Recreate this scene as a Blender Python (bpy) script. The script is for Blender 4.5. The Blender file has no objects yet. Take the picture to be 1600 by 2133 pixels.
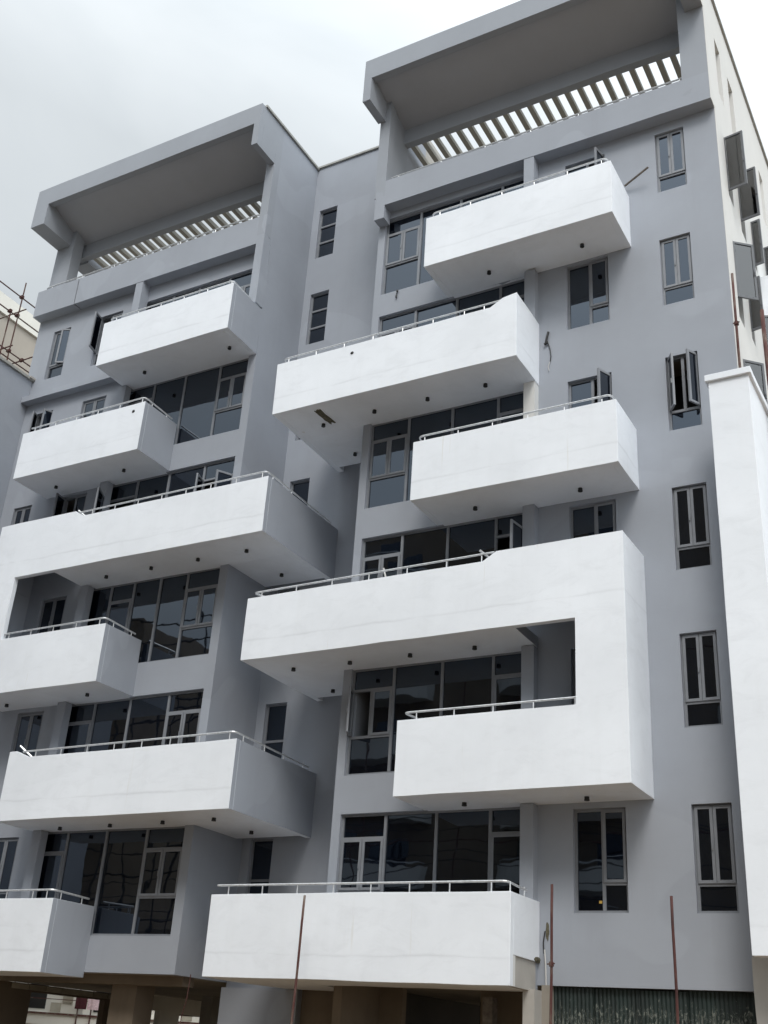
import bpy, bmesh, math, random
from mathutils import Vector, Matrix, noise
random.seed(7)
R = math.radians
scene = bpy.context.scene
C = scene.collection

# ------------------------------------------------------------------ camera
def cam_axes(yaw, pitch, roll):
    cy, sy, cp, sp = math.cos(yaw), math.sin(yaw), math.cos(pitch), math.sin(pitch)
    f = Vector((sy*cp, cy*cp, sp)); r = Vector((cy, -sy, 0)); u = r.cross(f)
    c, s = math.cos(roll), math.sin(roll)
    return c*r + s*u, -s*r + c*u, f
cd = bpy.data.cameras.new('camera'); cam = bpy.data.objects.new('camera', cd); C.objects.link(cam)
cr, cu, cf = cam_axes(R(-30.559), R(25.982), R(3.890))
cam.matrix_world = Matrix(((cr.x, cu.x, -cf.x, 3.984), (cr.y, cu.y, -cf.y, -21.312), (cr.z, cu.z, -cf.z, 1.6), (0, 0, 0, 1)))
cd.sensor_fit = 'HORIZONTAL'; cd.sensor_width = 36; cd.lens = 53.03
cd.clip_start = 0.1; cd.clip_end = 1500
scene.camera = cam

# ------------------------------------------------------------------ world: overcast sky
SUN_EL, SUN_AZ = R(48), R(26)            # azimuth of the sun measured from -y towards +x
sun_dir = Vector((math.sin(SUN_AZ)*math.cos(SUN_EL), -math.cos(SUN_AZ)*math.cos(SUN_EL), math.sin(SUN_EL)))
W = bpy.data.worlds.new('World'); scene.world = W; W.use_nodes = True
nt = W.node_tree; nt.nodes.clear()
def N(t, **k):
    n = nt.nodes.new(t)
    for a, b in k.items(): setattr(n, a, b)
    return n
out = N('ShaderNodeOutputWorld'); bg = N('ShaderNodeBackground'); bg.inputs['Strength'].default_value = 0.12
sky = N('ShaderNodeTexSky', sky_type='NISHITA'); sky.sun_disc = False
sky.sun_elevation = SUN_EL; sky.sun_rotation = math.pi - SUN_AZ
sky.air_density = 1.5; sky.dust_density = 4.0
tc = N('ShaderNodeTexCoord')
mp = N('ShaderNodeMapping'); mp.inputs['Scale'].default_value = (1.0, 1.0, 2.2); mp.inputs['Location'].default_value = (0.35, 0.1, 0.2)
n1 = N('ShaderNodeTexNoise'); n1.inputs['Scale'].default_value = 2.3; n1.inputs['Detail'].default_value = 5; n1.inputs['Roughness'].default_value = 0.5
n1.inputs['Distortion'].default_value = 0.35
cr1 = N('ShaderNodeValToRGB')
cr1.color_ramp.elements[0].position = 0.36; cr1.color_ramp.elements[0].color = (5.5, 6.0, 6.35, 1)
cr1.color_ramp.elements[1].position = 0.68; cr1.color_ramp.elements[1].color = (7.0, 7.45, 7.75, 1)
mixc = N('ShaderNodeMix', data_type='RGBA'); mixc.inputs['Factor'].default_value = 0.97
dot = N('ShaderNodeVectorMath', operation='DOT_PRODUCT'); dot.inputs[1].default_value = (0.62, -0.35, 0.70)      # thinner, brighter cloud on the right
nrm = N('ShaderNodeVectorMath', operation='NORMALIZE')
mr = N('ShaderNodeMapRange'); mr.inputs['From Min'].default_value = -0.05; mr.inputs['From Max'].default_value = 1.0
mr.inputs['To Min'].default_value = 0.86; mr.inputs['To Max'].default_value = 2.7
mul = N('ShaderNodeVectorMath', operation='SCALE')
L = nt.links.new
L(tc.outputs['Generated'], mp.inputs['Vector']); L(mp.outputs[0], n1.inputs['Vector']); L(n1.outputs['Fac'], cr1.inputs['Fac'])
L(sky.outputs[0], mixc.inputs[6]); L(cr1.outputs[0], mixc.inputs[7])
L(tc.outputs['Generated'], nrm.inputs[0]); L(nrm.outputs[0], dot.inputs[0]); L(dot.outputs['Value'], mr.inputs['Value'])
L(mixc.outputs[2], mul.inputs[0]); L(mr.outputs[0], mul.inputs['Scale'])
sz = N('ShaderNodeSeparateXYZ'); L(nrm.outputs[0], sz.inputs[0])       # overcast sky: brighter overhead than at the horizon
mz = N('ShaderNodeMapRange'); mz.inputs['From Min'].default_value = 0.0; mz.inputs['From Max'].default_value = 1.0
mz.inputs['To Min'].default_value = 0.62; mz.inputs['To Max'].default_value = 1.13; L(sz.outputs['Z'], mz.inputs['Value'])
mu2 = N('ShaderNodeVectorMath', operation='SCALE'); L(mul.outputs[0], mu2.inputs[0]); L(mz.outputs[0], mu2.inputs['Scale'])
L(mu2.outputs[0], bg.inputs['Color']); L(bg.outputs[0], out.inputs[0])

# ------------------------------------------------------------------ sun through the cloud layer
sd = bpy.data.lights.new('sun', 'SUN'); sd.energy = 1.5; sd.angle = R(18); sd.color = (1.0, 0.96, 0.90)
so = bpy.data.objects.new('sun', sd); C.objects.link(so); so.rotation_euler = sun_dir.to_track_quat('Z', 'Y').to_euler()
scene.view_settings.view_transform = 'Standard'; scene.view_settings.look = 'None'
scene.view_settings.exposure = 0.12; scene.view_settings.gamma = 1.0; scene.view_settings.use_curve_mapping = False
scene.render.engine = 'CYCLES'

# ------------------------------------------------------------------ materials
def mat(name):
    m = bpy.data.materials.new(name); m.use_nodes = True
    t = m.node_tree; t.nodes.clear()
    o = t.nodes.new('ShaderNodeOutputMaterial'); b = t.nodes.new('ShaderNodeBsdfPrincipled'); t.links.new(b.outputs[0], o.inputs[0])
    return m, t, b
def tn(t, kind, **ins):
    n = t.nodes.new(kind)
    for k, v in ins.items():
        k = k.replace('_', ' ')
        if k in n.inputs: n.inputs[k].default_value = v
    return n
def ramp(t, fac, stops):
    r = t.nodes.new('ShaderNodeValToRGB'); e = r.color_ramp.elements
    while len(e) < len(stops): e.new(0.5)
    for i, (p, c) in enumerate(stops): e[i].position = p; e[i].color = (c[0], c[1], c[2], 1)
    t.links.new(fac, r.inputs['Fac']); return r.outputs[0]
def mixrgb(t, fac, a, b, mode='MIX'):
    n = t.nodes.new('ShaderNodeMix'); n.data_type = 'RGBA'; n.blend_type = mode
    if isinstance(fac, float): n.inputs[0].default_value = fac
    else: t.links.new(fac, n.inputs[0])
    for v, i in ((a, 6), (b, 7)):
        if isinstance(v, tuple): n.inputs[i].default_value = (v[0], v[1], v[2], 1)
        else: t.links.new(v, n.inputs[i])
    return n.outputs[2]
def mathn(t, op, a, b=None, clamp=False):
    n = t.nodes.new('ShaderNodeMath'); n.operation = op; n.use_clamp = clamp
    for v, i in ((a, 0), (b, 1)):
        if v is None: continue
        if isinstance(v, (int, float)): n.inputs[i].default_value = v
        else: t.links.new(v, n.inputs[i])
    return n.outputs[0]
def bump(t, b, h, strength, dist=0.01):
    n = tn(t, 'ShaderNodeBump', Strength=strength, Distance=dist); t.links.new(h, n.inputs['Height']); t.links.new(n.outputs[0], b.inputs['Normal'])
def geo(t):
    return t.nodes.new('ShaderNodeNewGeometry').outputs['Position']
def mapped(t, vec, scale):
    m = t.nodes.new('ShaderNodeMapping'); m.inputs['Scale'].default_value = scale; t.links.new(vec, m.inputs['Vector']); return m.outputs[0]
def nz(t, vec, scale, detail=4, rough=0.55, dist=0.0):
    n = tn(t, 'ShaderNodeTexNoise', Scale=scale, Detail=detail, Roughness=rough, Distortion=dist); t.links.new(vec, n.inputs['Vector']); return n.outputs['Fac']

def plaster(name, col, seam=False, var=0.05, patch=0.0, stain=0.0, rough=0.75):
    m, t, b = mat(name); P = geo(t)
    base = nz(t, P, 0.55, 5, 0.6)
    k1 = tuple(c*(1-var) for c in col); k2 = tuple(min(1, c*(1+var)) for c in col)
    c = ramp(t, base, [(0.3, k1), (0.7, k2)])
    if patch:                                       # touched-up patches of paint
        p = nz(t, P, 0.33, 2, 0.4, 0.8)
        f = ramp(t, p, [(0.60, (0, 0, 0)), (0.612, (1, 1, 1))])
        c = mixrgb(t, mathn(t, 'MULTIPLY', f, patch), c, tuple(min(1, x*1.14) for x in col))
    st = nz(t, mapped(t, P, (1.3, 1.3, 0.12)), 1.7, 6, 0.7)   # faint rain streaks
    c = mixrgb(t, mathn(t, 'MULTIPLY', ramp(t, st, [(0.52, (0, 0, 0)), (0.8, (1, 1, 1))]), 0.10+stain), c, tuple(x*0.72*k for x, k in zip(col, (1, 0.98, 0.93))))
    if seam:
        dr = nz(t, mapped(t, P, (5.5, 5.5, 0.22)), 1.0, 4, 0.6)
        wide = nz(t, P, 0.45, 2)
        fdr = mathn(t, 'MULTIPLY', ramp(t, dr, [(0.66, (0, 0, 0)), (0.74, (1, 1, 1))]), ramp(t, wide, [(0.5, (0, 0, 0)), (0.62, (0.45, 0.45, 0.45))]))
        c = mixrgb(t, fdr, c, (0.60, 0.57, 0.49))
        blot = nz(t, mapped(t, P, (0.7, 0.7, 1.5)), 1.6, 6, 0.72, 0.8)
        c = mixrgb(t, ramp(t, blot, [(0.50, (0, 0, 0)), (0.68, (0.32, 0.32, 0.32))]), c, tuple(x*0.84 for x in col))
    fine = nz(t, P, 28, 3, 0.6)
    trowel = nz(t, mapped(t, P, (0.6, 0.8, 1.2)), 1.5, 4, 0.5, 0.9)
    h = mathn(t, 'ADD', mathn(t, 'MULTIPLY', fine, 0.10), mathn(t, 'MULTIPLY', trowel, 0.55))
    if seam:                                        # day-joint in the render of each balcony front
        oc = t.nodes.new('ShaderNodeTexCoord').outputs['Object']
        sx = t.nodes.new('ShaderNodeSeparateXYZ'); t.links.new(oc, sx.inputs[0])
        wob = mathn(t, 'MULTIPLY', mathn(t, 'SUBTRACT', nz(t, P, 0.9, 3), 0.5), 0.16)
        z = mathn(t, 'ADD', mathn(t, 'SUBTRACT', sx.outputs['Z'], 0.46), wob)
        ln = mathn(t, 'SUBTRACT', 1.0, mathn(t, 'MULTIPLY', mathn(t, 'ABSOLUTE', z), 22.0), True)
        msk = ramp(t, nz(t, P, 0.7, 2, 0.5), [(0.38, (0, 0, 0)), (0.62, (1, 1, 1))])
        ln = mathn(t, 'MULTIPLY', ln, msk)
        c = mixrgb(t, mathn(t, 'MULTIPLY', ln, 0.55), c, tuple(x*0.80 for x in col))
        step = mathn(t, 'MULTIPLY', mathn(t, 'GREATER_THAN', z, 0.0), 0.5)
        h = mathn(t, 'ADD', h, step)
    t.links.new(c, b.inputs['Base Color']); b.inputs['Roughness'].default_value = rough
    b.inputs['Specular IOR Level'].default_value = 0.3
    bump(t, b, h, 0.35, 0.02)
    return m
M = {}
M['white'] = plaster('white_paint', (0.81, 0.84, 0.885), seam=True, var=0.05, stain=0.03)
M['white_plain'] = plaster('white_wall_paint', (0.66, 0.655, 0.635), var=0.03, stain=0.05)
M['grey'] = plaster('grey_paint', (0.326, 0.347, 0.388), var=0.05, patch=0.4, stain=0.05)
M['grey_dark'] = plaster('grey_paint_canopy', (0.31, 0.33, 0.365), var=0.04)
M['ceiling'] = plaster('ceiling_paint', (0.40, 0.415, 0.455), var=0.04)
M['cream'] = plaster('cream_render', (0.74, 0.72, 0.66), var=0.05, stain=0.10)
M['raw'] = plaster('raw_concrete', (0.30, 0.27, 0.23), var=0.22, stain=0.35, rough=0.9)
M['raw_pale'] = plaster('pale_concrete', (0.42, 0.40, 0.37), var=0.18, stain=0.3, rough=0.9)
M['brown'] = plaster('brown_screed', (0.19, 0.155, 0.118), var=0.2, stain=0.3, rough=0.95)
M['slat'] = plaster('slat_render', (0.36, 0.345, 0.305), var=0.06, stain=0.05)
M['beige'] = plaster('beige_render', (0.40, 0.36, 0.31), var=0.08, stain=0.1)
def simple(name, col, rough=0.5, metal=0.0, var=0.0, scale=6.0, bmp=0.0, spec=0.5):
    m, t, b = mat(name); P = geo(t)
    if var: t.links.new(ramp(t, nz(t, P, scale, 5, 0.65), [(0.3, tuple(c*(1-var) for c in col)), (0.7, tuple(min(1, c*(1+var)) for c in col))]), b.inputs['Base Color'])
    else: b.inputs['Base Color'].default_value = (*col, 1)
    b.inputs['Roughness'].default_value = rough; b.inputs['Metallic'].default_value = metal
    b.inputs['Specular IOR Level'].default_value = spec
    if bmp: bump(t, b, nz(t, P, scale*3, 4), bmp)
    return m
M['alu'] = simple('grey_aluminium', (0.215, 0.225, 0.245), 0.42, 0.0, 0.10, 3.0)
M['alu_dark'] = simple('dark_aluminium', (0.10, 0.105, 0.115), 0.4, 0.0, 0.1, 3.0)
M['rail'] = simple('wrapped_steel_rail', (0.60, 0.61, 0.62), 0.34, 0.45, 0.2, 14.0)
M['black'] = simple('black_fitting', (0.012, 0.012, 0.012), 0.5)
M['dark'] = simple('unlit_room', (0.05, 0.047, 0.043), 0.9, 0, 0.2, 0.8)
M['coping'] = simple('coping_mortar', (0.33, 0.33, 0.31), 0.9, 0, 0.15, 4.0)
M['wood'] = simple('weathered_wood', (0.16, 0.14, 0.12), 0.9, 0, 0.35, 9.0, 0.3)
M['cable'] = simple('black_cable', (0.015, 0.015, 0.016), 0.6)
M['cable_white'] = simple('white_cable', (0.55, 0.54, 0.52), 0.5)
M['cloth_red'] = simple('dark_red_cloth', (0.05, 0.008, 0.012), 0.95, 0, 0.3, 9)
M['cloth_pink'] = simple('pink_cloth', (0.60, 0.45, 0.48), 0.95, 0, 0.3, 14)
M['scar'] = simple('crumbled_mortar', (0.10, 0.09, 0.06), 1.0, 0, 0.5, 14, 0.8)
M['yellow'] = simple('yellow_sticker', (0.6, 0.38, 0.08), 0.6)
M['orange'] = simple('orange_paint', (0.55, 0.22, 0.05), 0.6)
M['asphalt'] = simple('asphalt', (0.06, 0.058, 0.055), 0.9, 0, 0.25, 2.0, 0.4)
def rust():
    m, t, b = mat('rusty_red_tube'); P = geo(t)
    c = ramp(t, nz(t, mapped(t, P, (1, 1, 0.35)), 5.0, 6, 0.7), [(0.30, (0.035, 0.013, 0.011)), (0.48, (0.085, 0.028, 0.024)), (0.58, (0.11, 0.07, 0.055)), (0.70, (0.26, 0.23, 0.20))])
    t.links.new(c, b.inputs['Base Color']); b.inputs['Roughness'].default_value = 0.85
    bump(t, b, nz(t, P, 40, 4), 0.4, 0.004); return m
M['rust'] = rust()
def glass(name, ior=1.9, tint=(0.002, 0.003, 0.006), wav=0.10):
    m, t, b = mat(name); P = geo(t)
    b.inputs['Base Color'].default_value = (*tint, 1); b.inputs['Roughness'].default_value = 0.015; b.inputs['IOR'].default_value = ior; b.inputs['Specular Tint'].default_value = (0.72, 0.84, 1.0, 1)
    oi = t.nodes.new('ShaderNodeObjectInfo'); sh = t.nodes.new('ShaderNodeVectorMath'); sh.operation = 'ADD'
    cb = t.nodes.new('ShaderNodeCombineXYZ'); t.links.new(mathn(t, 'MULTIPLY', oi.outputs['Random'], 40.0), cb.inputs[0]); t.links.new(P, sh.inputs[0]); t.links.new(cb.outputs[0], sh.inputs[1]); PP = sh.outputs[0]
    h = mathn(t, 'ADD', nz(t, mapped(t, PP, (1, 1, 0.8)), 0.8, 1, 0.4), mathn(t, 'MULTIPLY', nz(t, PP, 2.2, 1), 0.15))
    bump(t, b, h, wav, 0.05)
    return m
M['glass'] = glass('tinted_window_glass')
def clear_glass():
    m, t, b = mat('smoked_sash_glass'); t.nodes.remove(b)
    o = [n for n in t.nodes if n.type == 'OUTPUT_MATERIAL'][0]
    tr = t.nodes.new('ShaderNodeBsdfTransparent'); tr.inputs[0].default_value = (0.50, 0.54, 0.60, 1)
    gl = t.nodes.new('ShaderNodeBsdfGlossy'); gl.inputs['Roughness'].default_value = 0.02
    fr = t.nodes.new('ShaderNodeFresnel'); fr.inputs[0].default_value = 2.1
    mx = t.nodes.new('ShaderNodeMixShader'); t.links.new(fr.outputs[0], mx.inputs[0]); t.links.new(tr.outputs[0], mx.inputs[1]); t.links.new(gl.outputs[0], mx.inputs[2])
    t.links.new(mx.outputs[0], o.inputs[0]); return m
M['sash_glass'] = clear_glass()
def sheet_metal():
    m, t, b = mat('green_splashed_sheet'); P = geo(t)
    c = ramp(t, nz(t, mapped(t, P, (3, 3, 0.5)), 1.2, 5, 0.7), [(0.35, (0.0035, 0.009, 0.008)), (0.65, (0.011, 0.024, 0.021))])
    zz = t.nodes.new('ShaderNodeSeparateXYZ'); t.links.new(P, zz.inputs[0])
    amt = mathn(t, 'MULTIPLY', mathn(t, 'SUBTRACT', 2.98, zz.outputs['Z']), 0.45)      # mortar thrown up below the eaves line
    amt = mathn(t, 'MINIMUM', amt, 0.14)
    for sc, st, g in (((13, 13, 6.0), 1.0, (0.66, 0.73)), ((34, 34, 22), 1.0, (0.735, 0.77))):
        dr = nz(t, mapped(t, P, sc), st, 5, 0.7, 1.6)
        c = mixrgb(t, ramp(t, mathn(t, 'ADD', dr, amt), [(g[0], (0, 0, 0)), (g[1], (0.85, 0.85, 0.85))]), c, (0.17, 0.18, 0.155))
    t.links.new(c, b.inputs['Base Color']); b.inputs['Roughness'].default_value = 0.6; return m
M['sheet'] = sheet_metal()
def ground_mat():
    m, t, b = mat('sandy_ground'); P = geo(t)
    c = ramp(t, nz(t, P, 0.25, 8, 0.65), [(0.3, (0.14, 0.098, 0.058)), (0.7, (0.225, 0.165, 0.105))])
    t.links.new(c, b.inputs['Base Color']); b.inputs['Roughness'].default_value = 0.95
    bump(t, b, nz(t, P, 5, 6), 0.5, 0.05); return m
M['ground'] = ground_mat()
def block_mat():
    m, t, b = mat('cement_block'); oi = t.nodes.new('ShaderNodeObjectInfo'); P = geo(t)
    c = ramp(t, oi.outputs['Random'], [(0.0, (0.34, 0.31, 0.25)), (1.0, (0.58, 0.54, 0.45))])
    c = mixrgb(t, 0.3, c, ramp(t, nz(t, P, 3, 5), [(0.3, (0.2, 0.18, 0.14)), (0.7, (0.5, 0.47, 0.4))]))
    t.links.new(c, b.inputs['Base Color']); b.inputs['Roughness'].default_value = 0.95; return m
M['block'] = block_mat()

# ------------------------------------------------------------------ mesh helpers
class MB:
    def __init__(s): s.v = []; s.f = []; s.m = []
    def add(s, vs, fs, mi=0):
        k = len(s.v); s.v += [tuple(v) for v in vs]; s.f += [tuple(i+k for i in f) for f in fs]; s.m += [mi]*len(fs); return s
    def box(s, x0, x1, y0, y1, z0, z1, mi=0, side=None):
        vs = [(x0,y0,z0),(x1,y0,z0),(x1,y1,z0),(x0,y1,z0),(x0,y0,z1),(x1,y0,z1),(x1,y1,z1),(x0,y1,z1)]
        fs = [(0,3,2,1),(4,5,6,7),(0,1,5,4),(1,2,6,5),(2,3,7,6),(3,0,4,7)]
        k = len(s.m); s.add(vs, fs, mi)
        if side is not None: s.m[k+3] = side           # +x face
        return s
    def tube(s, pts, r, n=8, cap=True):
        pts = [Vector(p) for p in pts]; k = len(s.v); m = len(pts)
        for i, p in enumerate(pts):
            d = (pts[min(i+1, m-1)] - pts[max(i-1, 0)]).normalized()
            a = Vector((0, 0, 1)) if abs(d.z) < 0.9 else Vector((1, 0, 0))
            u = d.cross(a).normalized(); w = d.cross(u)
            for j in range(n):
                t = 2*math.pi*j/n; s.v.append(tuple(p + r*(math.cos(t)*u + math.sin(t)*w)))
        for i in range(m-1):
            for j in range(n):
                s.f.append((k+i*n+j, k+i*n+(j+1) % n, k+(i+1)*n+(j+1) % n, k+(i+1)*n+j)); s.m.append(0)
        if cap:
            s.f.append(tuple(k+j for j in range(n-1, -1, -1))); s.m.append(0)
            s.f.append(tuple(k+(m-1)*n+j for j in range(n))); s.m.append(0)
        return s
    def prism_xz(s, poly, y0, y1, mi=0):                # polygon (x,z) list, extruded along y
        n = len(poly); vs = [(x, y0, z) for x, z in poly] + [(x, y1, z) for x, z in poly]
        fs = [tuple(range(n)), tuple(range(2*n-1, n-1, -1))] + [(i, (i+1) % n, n+(i+1) % n, n+i) for i in range(n)]
        return s.add(vs, fs, mi)
    def prism_yz(s, poly, x0, x1, mi=0):
        n = len(poly); vs = [(x0, y, z) for y, z in poly] + [(x1, y, z) for y, z in poly]
        fs = [tuple(range(n)), tuple(range(2*n-1, n-1, -1))] + [(i, (i+1) % n, n+(i+1) % n, n+i) for i in range(n)]
        return s.add(vs, fs, mi)
    def build(s, name, mats, parent=None, origin=None, wob=0.0, bevel=0.0, smooth=False, grid=0.7):
        me = bpy.data.meshes.new(name); me.from_pydata(s.v, [], s.f)
        if not isinstance(mats, (list, tuple)): mats = [mats]
        for x in mats: me.materials.append(M[x])
        for p, i in zip(me.polygons, s.m): p.material_index = i
        bm = bmesh.new(); bm.from_mesh(me)
        bmesh.ops.recalc_face_normals(bm, faces=bm.faces)
        if wob:
            lo = [min(v.co[i] for v in bm.verts) for i in range(3)]; hi = [max(v.co[i] for v in bm.verts) for i in range(3)]
            for ax in (0, 1, 2):
                q = lo[ax] + grid
                while q < hi[ax] - 0.2:
                    no = [0, 0, 0]; no[ax] = 1; co = [0, 0, 0]; co[ax] = q
                    bmesh.ops.bisect_plane(bm, geom=bm.verts[:]+bm.edges[:]+bm.faces[:], plane_co=co, plane_no=no); q += grid
            for v in bm.verts:
                d = noise.noise_vector(v.co*0.9) + 0.4*noise.noise_vector(v.co*2.3)
                v.co += Vector((d.x, d.y*0.5, d.z))*wob
        if origin is not None: bmesh.ops.translate(bm, verts=bm.verts, vec=-Vector(origin))
        bm.to_mesh(me); bm.free()
        if smooth:
            for p in me.polygons: p.use_smooth = True
        o = bpy.data.objects.new(name, me); C.objects.link(o)
        if origin is not None: o.location = origin
        if bevel:
            b = o.modifiers.new('bevel', 'BEVEL'); b.width = bevel; b.segments = 2; b.limit_method = 'ANGLE'
        if parent is not None: attach(o, parent)
        return o
WP = {}
def attach(o, p):
    w = Vector((0, 0, 0)); q = p
    while q is not None:
        w += q.location; q = q.parent
        if q is not None: w += PIV.get(q.name, Vector((0, 0, 0)))*0
    # parents are never rotated, so a plain translation keeps world coordinates
    o.parent = p; o.matrix_parent_inverse = Matrix.Translation(-world_loc(p))
PIV = {}
def world_loc(p):
    if p.parent is None: return p.location.copy()
    return world_loc(p.parent) + p.matrix_parent_inverse.translation + p.location
def tag(o, label=None, cat=None, group=None, kind=None):
    if label: o['label'] = label
    if cat: o['category'] = cat
    if group: o['group'] = group
    if kind: o['kind'] = kind
    return o
def thing(name, loc, label, cat, group=None):
    o = bpy.data.objects.new(name, None); C.objects.link(o); o.location = loc; return tag(o, label, cat, group)

def wall(name, axis, a0, a1, z0, z1, d0, d1, holes, m, parent):
    """wall with real openings; axis 'x': runs along x, front face at y=d0, back at d1. axis 'y': runs along y, outer face x=d0."""
    As = sorted(set([a0, a1] + [h[0] for h in holes] + [h[1] for h in holes])); Zs = sorted(set([z0, z1] + [h[2] for h in holes] + [h[3] for h in holes]))
    As = [a for a in As if a0 <= a <= a1]; Zs = [z for z in Zs if z0 <= z <= z1]
    def solid(i, j):
        if i < 0 or j < 0 or i >= len(As)-1 or j >= len(Zs)-1: return False
        ca, cz = (As[i]+As[i+1])/2, (Zs[j]+Zs[j+1])/2
        return not any(h[0] < ca < h[1] and h[2] < cz < h[3] for h in holes)
    idx = {}; vs = []; fs = []
    def V(i, j, k):
        if (i, j, k) not in idx:
            a, z, d = As[i], Zs[j], (d0, d1)[k]
            idx[(i, j, k)] = len(vs); vs.append((a, d, z) if axis == 'x' else (d, a, z))
        return idx[(i, j, k)]
    for i in range(len(As)-1):
        for j in range(len(Zs)-1):
            if not solid(i, j): continue
            for k in (0, 1): fs.append((V(i,j,k), V(i+1,j,k), V(i+1,j+1,k), V(i,j+1,k)))
            if not solid(i-1, j): fs.append((V(i,j,0), V(i,j,1), V(i,j+1,1), V(i,j+1,0)))
            if not solid(i+1, j): fs.append((V(i+1,j,0), V(i+1,j,1), V(i+1,j+1,1), V(i+1,j+1,0)))
            if not solid(i, j-1): fs.append((V(i,j,0), V(i,j,1), V(i+1,j,1), V(i+1,j,0)))
            if not solid(i, j+1): fs.append((V(i,j+1,0), V(i,j+1,1), V(i+1,j+1,1), V(i+1,j+1,0)))
    b = MB(); b.add(vs, fs)
    return b.build(name, m, parent)

# ------------------------------------------------------------------ ground and street
def slab(name, x0, x1, y0, y1, z0, z1, m): return tag(MB().box(x0, x1, y0, y1, z0, z1).build(name, m), kind='structure')
slab('ground', -400, 400, -400, 400, -0.5, 0.0, 'ground')
slab('road', -400, 400, -27.5, -19.8, -0.1, 0.004, 'asphalt')
slab('kerb', -400, 400, -19.8, -19.62, -0.1, 0.13, 'raw_pale')
slab('pavement', -400, 400, -19.62, -17.4, -0.1, 0.10, 'raw_pale')

# ------------------------------------------------------------------ the building
B = thing('apartment_building', (-11, 1, 0), 'large grey and white apartment block under construction with staggered box balconies', 'building')
XC = 0.0; XRW = -9.38; XLR = -13.16; XLL = -22.5; YK = 1.96; YB = -1.40; YP = -0.35
RH = {6: 22.93, 5: 19.61, 4: 16.29, 3: 13.04, 2: 9.73, 1: 6.43}
LH = {6: 22.73, 5: 19.52, 4: 16.25, 3: 13.00, 2: 9.68, 1: 6.36}
RS = {6: 20.33, 5: 17.07, 4: 13.85, 3: 10.50, 2: 7.27, 1: 3.92}      # bottom of glazed openings
LS = {6: 20.35, 5: 17.10, 4: 13.88, 3: 10.57, 2: 7.30, 1: 3.90}
V_X = (-3.86, -2.80); W_X = (-1.53, -0.79)
A_X = (-21.72, -20.97); B_X = (-19.72, -18.75)
GX_R = (-9.17, -4.80); GX_L = (-18.0, -13.42)
hR = []; hL = []
WB = {6: (21.02, 22.88), 5: (17.67, 19.57), 4: (14.34, 16.24), 3: (11.05, 12.95), 2: (7.76, 9.67), 1: (4.37, 6.30)}
VB = {6: (20.9, 22.80), 5: (17.66, 19.55), 4: (14.3, 16.19), 3: (11.0, 12.93), 2: (7.7, 9.62), 1: (4.38, 6.31)}
WX = {6: (-1.50, -0.78), 5: (-1.53, -0.80), 4: (-1.55, -0.83), 3: (-1.57, -0.84), 2: (-1.58, -0.85), 1: (-1.54, -0.80)}
AB = {6: (20.83, 22.70), 5: (17.6, 19.52), 4: (14.2, 16.17), 3: (11.0, 12.9), 2: (7.6, 9.57), 1: (4.4, 6.25)}
for k in range(1, 7):
    hR += [(GX_R[0], GX_R[1], RS[k], RH[k]), (V_X[0], V_X[1], *VB[k]), (WX[k][0], WX[k][1], *WB[k])]
    hL += [(GX_L[0], GX_L[1], LS[k], LH[k]), (A_X[0], A_X[1], *AB[k]), (B_X[0], B_X[1], *AB[k])]
wall('front_wall', 'x', XRW, XC, 3.10, 23.3, 0.0, 0.25, hR, 'grey', B)
wall('front_wall', 'x', XLL, XLR, 3.10, 23.4, 0.0, 0.25, hL, 'grey', B)
# connecting wall with small windows
KX = (-12.91, -12.25)
KB = [(24.24, 26.17), (20.97, 22.85), (17.65, 19.53), (14.3, 16.31), (11.0, 13.0), (7.9, 9.79), (4.5, 6.38)]
wall('recess_wall', 'x', XLR, XRW, 0.0, 28.0, YK, YK+0.25, [(KX[0], KX[1], a, b) for a, b in KB], 'grey', B)
# side walls
wall('side_wall', 'y', 0.25, YK, 3.10, 27.95, XLR, XLR-0.25, [], 'grey', B)
wall('side_wall', 'y', 0.25, YK, 3.10, 27.95, XRW, XRW+0.25, [], 'grey', B)
SW = [(0.83, 1.40, 24.45, 26.42), (2.22, 2.82, 24.35, 26.36), (5.95, 6.5, 24.3, 26.2),
      (0.90, 1.42, 21.12, 23.0), (2.18, 2.72, 20.98, 22.9), (3.60, 3.90, 20.9, 22.4), (5.3, 5.9, 20.9, 22.8),
      (0.80, 1.36, 17.45, 19.66), (2.16, 2.54, 17.7, 19.45), (3.62, 4.05, 17.5, 19.4),
      (0.70, 1.26, 14.30, 16.26), (2.16, 2.80, 14.2, 16.1), (4.4, 5.0, 14.2, 16.1)]
wall('side_wall', 'y', 0.25, 12.0, 3.10, 27.95, XC, XC-0.25, SW, 'white_plain', B)
wall('side_wall', 'y', -1.297, 0.25, 23.17, 27.945, XC+0.014, XC+0.002, [(-1.40, YP+0.003, 23.0, 26.335)], 'white_plain', B)   # painted outer skin of the roof frame
wall('side_wall', 'y', 0.003, 0.25, 3.11, 23.17, XC+0.014, XC+0.002, [], 'white_plain', B)
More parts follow.
